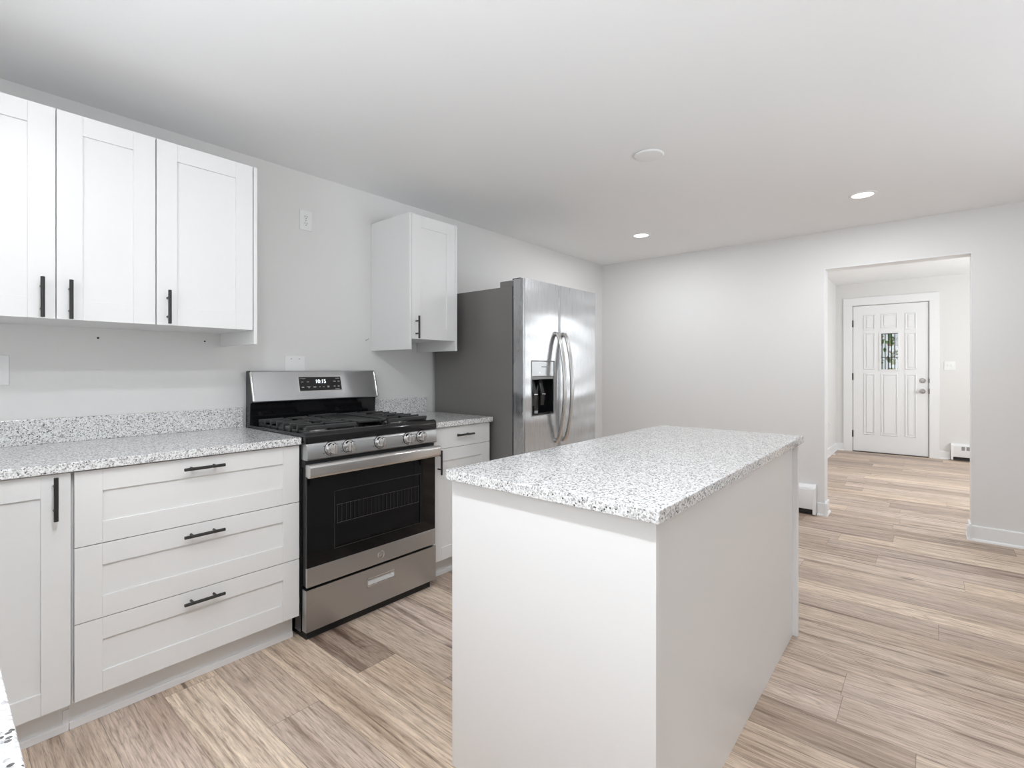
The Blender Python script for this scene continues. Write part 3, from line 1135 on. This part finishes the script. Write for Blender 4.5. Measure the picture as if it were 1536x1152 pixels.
    # burners: five caps
    for bx, by, r in ((0.20, y0 + 0.15, 0.036), (0.47, y0 + 0.15, 0.045), (0.20, y1 - 0.15, 0.032), (0.47, y1 - 0.15, 0.042), (0.335, ym, 0.04)):
        m = MB()
        m.lathe([(0, 0), (r + .014, 0), (r + .012, 0.006), (r, 0.007), (r, 0.011), (0, 0.011)], (bx, by, 0.9245), (0, 0, 1), 28)
        b_ = m.build('burner', NICKEL, c)
        MB().lathe([(0, 0), (r + .003, 0), (r + .003, 0.005), (r - .004, 0.008), (0, 0.009)], (bx, by, 0.9355), (0, 0, 1), 28).build('burner_cap', IRON, b_)
    # grates
    gz = 0.958
    xs0, xs1 = 0.115, 0.615

    def grate(a0, a1):
        m = MB()
        # front and back rails
        for xx in (xs0, xs1 - 0.014):
            m.box(xx, xx + 0.014, a0, a1, gz - 0.022, gz - 0.002, 0.004)
        # side rails, lower
        for yy in (a0 + 0.002, a1 - 0.012):
            m.box(xs0, xs1, yy, yy + 0.010, gz - 0.034, gz - 0.024, 0.003)
        # fingers running left to right, with raised rounded ends
        n = 8
        for k in range(n):
            x = xs0 + 0.004 + (xs1 - xs0 - 0.022) * (k + .0) / (n - 1)
            if k in (0, n - 1):
                continue
            w = 0.009
            cut = k in (2, 5)
            mid = (a0 + a1) / 2
            spans = [(a0, mid - 0.028), (mid + 0.028, a1)] if cut else [(a0, a1)]
            for s0, s1 in spans:
                m.box(x, x + w, s0, s1, gz - 0.016, gz, 0.003)
            for e0 in (a0 - 0.004, a1 - 0.006):
                m.box(x - 0.001, x + w + 0.001, e0, e0 + 0.010, gz - 0.032, gz + 0.001, 0.003)
        for sx in (1, -1):   # crossing spokes over each burner
            for cx_ in (0.20, 0.47):
                cyy = (a0 + a1) / 2
                m.box(cx_ - 0.09, cx_ - 0.025, cyy - 0.0045, cyy + 0.0045, gz - 0.018, gz, 0.003)
                m.box(cx_ + 0.025, cx_ + 0.09, cyy - 0.0045, cyy + 0.0045, gz - 0.018, gz, 0.003)
        for xx in (xs0 + 0.002, xs1 - 0.016):
            for yy in (a0 + 0.004, a1 - 0.018):
                m.box(xx, xx + 0.014, yy, yy + 0.014, 0.924, gz - 0.01, 0.003)
        return m.build('grate', IRON, c)
    g0, g1 = y0 + 0.028, y1 - 0.028
    gw = (g1 - g0) * 0.37
    grate(g0, g0 + gw)
    grate(g1 - gw, g1)
    a0, a1 = g0 + gw + 0.004, g1 - gw - 0.004
    m = MB()
    m.box(xs0 + 0.01, xs1 - 0.006, a0, a1, gz - 0.012, gz - 0.006, 0.002)
    for (u0, u1, w0, w1) in ((xs0 + 0.01, xs0 + 0.018, a0, a1), (xs1 - 0.014, xs1 - 0.006, a0, a1), (xs0 + .01, xs1 - .006, a0, a0 + .007), (xs0 + .01, xs1 - .006, a1 - .007, a1)):
        m.box(u0, u1, w0, w1, gz - 0.012, gz + 0.002, 0.002)
    for xx in (xs0 + 0.02, xs1 - 0.03):
        for yy in (a0 + 0.004, a1 - 0.016):
            m.box(xx, xx + 0.012, yy, yy + 0.012, 0.924, gz - 0.008, 0.002)
    m.build('griddle', IRON, c)


OVRACK = simple('oven_rack_dim_steel', (0.06, 0.06, 0.06), 0.5, 0.3)
# text basis facing +x: text x -> +y, text y -> +z, normal -> +x
M_XP = Matrix(((0, 0, 1, 0), (1, 0, 0, 0), (0, 1, 0, 0), (0, 0, 0, 1)))
gas_range()


# ================================================================== REFRIGERATOR
def fridge():
    y0, y1, ymid = 2.3784, 3.231, 2.7557
    XF = 0.8608
    c = empty('refrigerator', (0.45, (y0 + y1) / 2, 0), 'stainless steel side-by-side refrigerator with dark grey side and ice dispenser', 'refrigerator')
    zb, zt = 1.736, 1.7758
    xb = 0.775
    MB().box(0.032, xb - 0.012, y0 + .002, y1 - .002, 0.03, zb, 0.003).build('cabinet_body', FRSIDE, c)
    MB().box(xb - 0.1, xb + 0.05, y0 + 0.02, y1 - 0.02, 0.0, 0.10).build('kick_grille', BLKPL, c)
    for yy in (y0 + .002, y1 - .112):
        MB().box(xb - 0.115, xb - 0.005, yy, yy + 0.11, zb - .002, zb + 0.036, 0.004).build('hinge_cover', FRSIDE, c)
    MB().box(xb - 0.012, xb, y0 + .010, y1 - .010, 0.10, zb + 0.02).build('door_gasket', BLKPL, c)
    # doors
    gap = 0.0035
    dy0, dy1, dz0, dz1 = 2.449, 2.698, 0.916, 1.270   # dispenser opening
    dx = xb + 0.001

    def door_outline(w0, w1, r=0.012):
        return [(dx, w0), (XF - r, w0), (XF - r * .3, w0 + r * .3), (XF, w0 + r), (XF, w1 - r), (XF - r * .3, w1 - r * .3), (XF - r, w1), (dx, w1)]
    m = MB()
    w0, w1 = y0, ymid - gap
    r = 0.010
    m.prism([(dx, w0), (XF - r, w0), (XF - r * .3, w0 + r * .3), (XF, w0 + r), (XF, dy0), (dx, dy0)], 'z', 0.07, zt)
    m.prism([(dx, dy1), (XF, dy1), (XF, w1 - r), (XF - r * .3, w1 - r * .3), (XF - r, w1), (dx, w1)], 'z', 0.07, zt)
    m.box(dx, XF, dy0, dy1, 0.07, dz0)
    m.box(dx, XF, dy0, dy1, dz1, zt)
    fd = m.build('freezer_door', FRSTEEL, c)
    tag(fd, 'narrower left door with ice and water dispenser')
    rd = MB().prism(door_outline(ymid + gap, y1), 'z', 0.07, zt).build('fridge_door', FRSTEEL, c)
    # hinges on top of the doors
    for yy in (y0 + 0.012, y1 - 0.05):
        MB().box(xb - 0.02, XF - 0.04, yy, yy + 0.036, zt - .001, zt + 0.008, 0.003).build('door_hinge', HINGE, c)
    # dispenser
    m = MB()
    fr = 0.006
    for (a0, a1, h0, h1) in ((dy0, dy0 + fr, dz0, dz1), (dy1 - fr, dy1, dz0, dz1), (dy0 + fr, dy1 - fr, dz0, dz0 + fr), (dy0 + fr, dy1 - fr, dz1 - fr, dz1)):
        m.box(XF - 0.055, XF + 0.003, a0, a1, h0, h1, 0.0015)
    dsp = m.build('dispenser_frame', GREYP, fd)
    pz = 1.157
    MB().box(XF - 0.05, XF - 0.001, dy0 + fr, dy1 - fr, pz + 0.012, dz1 - fr, 0.002).build('dispenser_panel', STEEL, dsp)
    MB().box(XF - 0.05, XF - 0.004, dy0 + fr, dy1 - fr, pz - 0.008, pz + 0.012, 0.003).build('panel_ledge', GREYP, dsp)
    m = MB()
    m.box(XF - 0.072, XF - 0.066, dy0 + fr, dy1 - fr, dz0, pz)
    m.box(XF - 0.066, XF - 0.004, dy0 + fr, dy0 + fr + .003, dz0 + fr, pz - .008)
    m.box(XF - 0.066, XF - 0.004, dy1 - fr - .003, dy1 - fr, dz0 + fr, pz - .008)
    m.box(XF - 0.066, XF - 0.002, dy0 + fr, dy1 - fr, dz0 + fr, dz0 + fr + .012, 0.002)
    m.build('dispenser_niche', ENAM, dsp)
    for yy, zz in ((dy0 + 0.07, 1.115), (dy0 + 0.155, 1.115)):
        m = MB()
        m.prism([(XF - 0.062, 1.145), (XF - 0.045, 1.145), (XF - 0.022, 1.05), (XF - 0.03, 0.98), (XF - 0.036, 0.98), (XF - 0.034, 1.05)], 'y', yy - 0.018, yy + 0.018, 0.002)
        m.build('paddle', BLKPL, dsp)
        MB().box(XF - 0.034, XF - 0.016, yy - 0.019, yy + 0.019, 1.050, 1.056, 0.001).build('paddle_lip', HSTEEL, dsp)
    m = MB()
    for k in range(9):
        m.box(XF - 0.0012, XF - 0.0006, dy0 + 0.107 + k * 0.0065, dy0 + 0.1115 + k * 0.0065, 1.226, 1.232)
    m.build('panel_print', BLKPL, dsp)
    MB().lathe([(0, 0), (0.0045, 0), (0.0035, 0.001), (0, 0.001)], (XF - 0.001, dy0 + 0.093, 1.192), (1, 0, 0), 16).build('indicator_light', LED, dsp)
    # bowed handles
    for yy, dr in ((2.715, fd), (2.801, rd)):
        pts = []
        n = 26
        za, zb_ = 0.735, 1.452
        for k in range(n + 1):
            t = k / n
            s = math.sin(math.pi * t)
            pts.append((XF + 0.010 + 0.062 * s ** 0.62, yy, za + (zb_ - za) * t))
        m = MB()
        m.tube(pts, 0.017, 22, 0.012)
        m.lathe([(0, -0.004), (0.016, -0.004), (0.016, 0.012), (0.0, 0.014)], (XF, yy, za + .006), (1, 0, 0), 16)
        m.lathe([(0, -0.004), (0.016, -0.004), (0.016, 0.012), (0.0, 0.014)], (XF, yy, zb_ - .006), (1, 0, 0), 16)
        m.build('handle', HSTEEL, dr)


fridge()


# ================================================================== ISLAND
def island():
    x0, x1, y0, y1 = 1.6494, 2.3084, 1.0471, 2.577
    c = empty('kitchen_island', ((x0 + x1) / 2, (y0 + y1) / 2, 0), 'white kitchen island with plain panels in the middle of the floor', 'kitchen island')
    zt = ZC - TC - .0005
    p = 0.018
    MB().box(x0 + 0.03, x1 - 0.022, y0 + p, y1 - p, 0.0, zt - .0005).build('cabinet_body', ISL, c)
    MB().box(x0, x1, y0, y0 + p, 0, zt, 0.0012).build('end_panel', ISL, c)
    MB().box(x0, x1, y1 - p, y1, 0, zt, 0.0012).build('end_panel', ISL, c)
    n = 3
    w = (y1 - y0 - 2 * p) / n
    for k in range(n):
        a, b = y0 + p + k * w + .0015, y0 + p + (k + 1) * w - .0015
        d = shaker('drawer', c, 'x-', x0 + .004, a, b, 0.62, ZD, mat=CAB)
        handle(d, 'x-', x0 + .004, (a + b) / 2, 0.83, vertical=False)
        d = shaker('door', c, 'x-', x0 + .004, a, b, 0.113, 0.617, mat=CAB)
        handle(d, 'x-', x0 + .004, b - 0.04 if k % 2 == 0 else a + 0.04, 0.53)
    t = MB().box(1.6485, 2.3274, 1.0204, 2.5871, ZC - TC, ZC, 0.003).build('island_countertop', GRAN, None)
    tag(t, 'speckled white granite countertop on the island', 'countertop')


island()


# ================================================================== BASEBOARD HEATERS
def heater(name, x0, x1, yw, z0, z1, label, louvre=None):
    c = empty(name, ((x0 + x1) / 2, yw - 0.035, 0), label, 'heater', 'white baseboard heaters')
    d = 0.066
    h = z1 - z0
    prof = [(yw - .001, z1), (yw - 0.030, z1), (yw - d + .004, z1 - 0.022), (yw - d + .004, z1 - 0.030), (yw - d, z1 - 0.034),
            (yw - d, z0 + 0.03), (yw - d + 0.008, z0 + 0.026), (yw - .001, z0 + 0.026)]
    MB().prism(prof, 'x', x0 + 0.02, x1 - 0.02, 0.0015).build('cover', TRIM, c)
    capf = [(yw - .001, z1 + .002), (yw - 0.031, z1 + .002), (yw - d - .003, z1 - 0.024), (yw - d - .003, z0 - 0.012 if z0 > .012 else 0.0), (yw - .001, z0 - 0.012 if z0 > .012 else 0.0)]
    for a, b in ((x0, x0 + 0.022), (x1 - 0.022, x1)):
        MB().prism(capf, 'x', a, b, 0.0015).build('end_cap', TRIM, c)
    MB().box(x0 + .022, x1 - .022, yw - 0.05, yw - 0.001, z0 - .01, z0 + 0.025).build('fin_core', GAPM, c)
    if louvre:
        for a, b in louvre:
            MB().box(a, b, yw - d - .001, yw - d + .002, z1 - 0.085, z1 - 0.036).build('vent_slot', GREYP, c)
    return c


heater('baseboard_heater', 0.95, 2.036, YB, 0.022, 0.248, 'white baseboard heater behind the island left of the opening')
heater('baseboard_heater', 2.955, 4.3, YD, 0.022, 0.226, 'white baseboard heater right of the front door', [(3.06, 3.094), (3.108, 3.24)])


# ================================================================== SWITCHES, OUTLETS
def plate_x(name, cy, cz, w, h, label, cat, xw=0.0, kind='duplex', group=None):
    c = empty(name, (xw, cy, cz - h / 2), label, cat, group)
    MB().box(xw, xw + 0.006, cy - w / 2, cy + w / 2, cz - h / 2, cz + h / 2, 0.002).build('cover_plate', PLATE, c)
    x = xw + 0.006
    if kind == 'duplex':
        for s in (-1, 1):
            zc = cz + s * 0.0195
            m = MB()
            m.lathe([(0, -0.001), (0.0165, -0.001), (0.0165, 0.0012), (0.0, 0.0012)], (x, cy, zc), (1, 0, 0), 24)
            r = m.build('receptacle', PLATE, c)
            m = MB()
            for a in (-0.0065, 0.0065):
                m.box(x + 0.0004, x + 0.0018, cy + a - 0.0013, cy + a + 0.0013, zc - 0.001, zc + 0.008)
            m.cyl((x + .0004, cy, zc - 0.0075), (x + .0018, cy, zc - 0.0075), 0.0026, seg=12)
            m.build('socket_slot', GAPM, r)
        MB().cyl((x - .0005, cy, cz), (x + 0.0012, cy, cz), 0.003, seg=12).build('screw', GREYP, c)
    elif kind == 'blank':
        for a in (-0.023, 0.023):
            for b in (0.042, -0.042):
                MB().cyl((x - .0005, cy + a, cz + b), (x + 0.0012, cy + a, cz + b), 0.0032, seg=12).build('screw', NICKEL, c)
    return c


plate_x('wall_outlet', 1.427, 2.0745, 0.073, 0.114, 'white duplex outlet high on the wall right of the upper cabinets', 'outlet', group='white wall outlets')
plate_x('wall_outlet', 0.163, 1.211, 0.105, 0.117, 'white duplex outlet at the left edge above the counter', 'outlet', group='white wall outlets')
plate_x('cover_plate', 1.364, 1.231, 0.117, 0.114, 'blank white wall plate just above the range backguard', 'wall plate', kind='blank')
plate_x('wall_outlet', 8.258, 0.40, 0.07, 0.11, 'white outlet low on the left entry wall beside the front door', 'outlet', xw=HX, group='white wall outlets')

c = empty('light_switch', (2.944, YD, 1.2), 'white switch plate right of the front door', 'switch')
MB().box(2.887, 3.001, YD - 0.006, YD, 1.200, 1.316, 0.002).build('cover_plate', PLATE, c)
for x in (2.921, 2.967):
    MB().box(x - 0.005, x + 0.005, YD - 0.014, YD - 0.005, 1.248, 1.270, 0.002).build('toggle', PLATE, c)

# screws left in the wall under the upper cabinets
for y, z, l in ((0.489, 1.351, 'small dark screw in the wall under the upper cabinets, left one'),
                (0.905, 1.354, 'small dark screw in the wall under the upper cabinets, near the end panel')):
    tag(MB().lathe([(0, 0), (0.0042, 0), (0.003, 0.003), (0, 0.0035)], (0.0, y, z), (1, 0, 0), 12).build('wall_screw', GAPM, None), l, 'screw', 'wall screws')
tag(MB().tube([(0.0, 1.850, 1.411), (0.010, 1.838, 1.405), (0.020, 1.822, 1.398), (0.022, 1.812, 1.399)], 0.0022, 8).build('cable_stub', GREYP, None),
    'short thin cable stub poking from the wall left of the narrow upper cabinet', 'cable')
# door stop on the entry baseboard
tag(MB().cyl((HX + 0.014, 8.004, 0.05), (HX + 0.085, 8.004, 0.05), 0.006, seg=12).cyl((HX + 0.085, 8.004, 0.05), (HX + 0.10, 8.004, 0.05), 0.011, seg=12)
    .build('door_stop', TRIM, None), 'white spring door stop on the left entry baseboard', 'door stop')


# ================================================================== CEILING LIGHTS
def downlight(x, y, zc, label, r=0.070, power=DOWN_POWER):
    c = empty('recessed_light', (x, y, zc), label, 'ceiling light', 'lit recessed ceiling lights')
    MB().lathe([(r * .86, 0.0), (r * 1.12, 0.0), (r * 1.12, 0.003), (r * .92, 0.006), (r * .86, 0.004)], (x, y, zc), (0, 0, -1), 36, True).build('trim_ring', PLATE, c)
    MB().lathe([(0, 0.0), (r * .86, 0.0), (r * .86, 0.004), (r * .6, 0.0065), (0, 0.008)], (x, y, zc), (0, 0, -1), 36).build('lens', LENS, c)
    a = area('lamp', (0, 0, -0.012), (0, 0, 0), r * 1.7, r * 1.7, power, (0.93, 0.97, 1.02), 'DISK', 180)
    a.parent = c
    return c


downlight(0.885, 3.93, H, 'lit round recessed light nearest the refrigerator', power=9.0)
downlight(2.426, 3.946, H, 'lit round recessed light nearest the opening to the entry', power=11.0)
downlight(0.86, 0.27, H, 'lit round recessed light above the left counter', power=0.3)
downlight(1.80, 0.27, H, 'lit round recessed light in front of the added kitchen window', power=9.5)
downlight(2.43, 0.27, H, 'lit round recessed light above the near worktop', power=14.0)
downlight(2.6, 6.3, HD, 'unseen round recessed light added in the entry ceiling to brighten the entry', power=5.0)  # unseen lamp added to brighten the entry and its floor
tag(MB().lathe([(0, 0.0), (0.070, 0.0), (0.070, 0.003), (0.077, 0.003), (0.077, 0.007), (0.071, 0.011), (0.058, 0.013), (0.0, 0.013)], (1.629, 2.478, H), (0, 0, -1), 40)
    .build('ceiling_cover_plate', PLATE, None), 'unlit white round cover plate on the ceiling', 'ceiling plate')
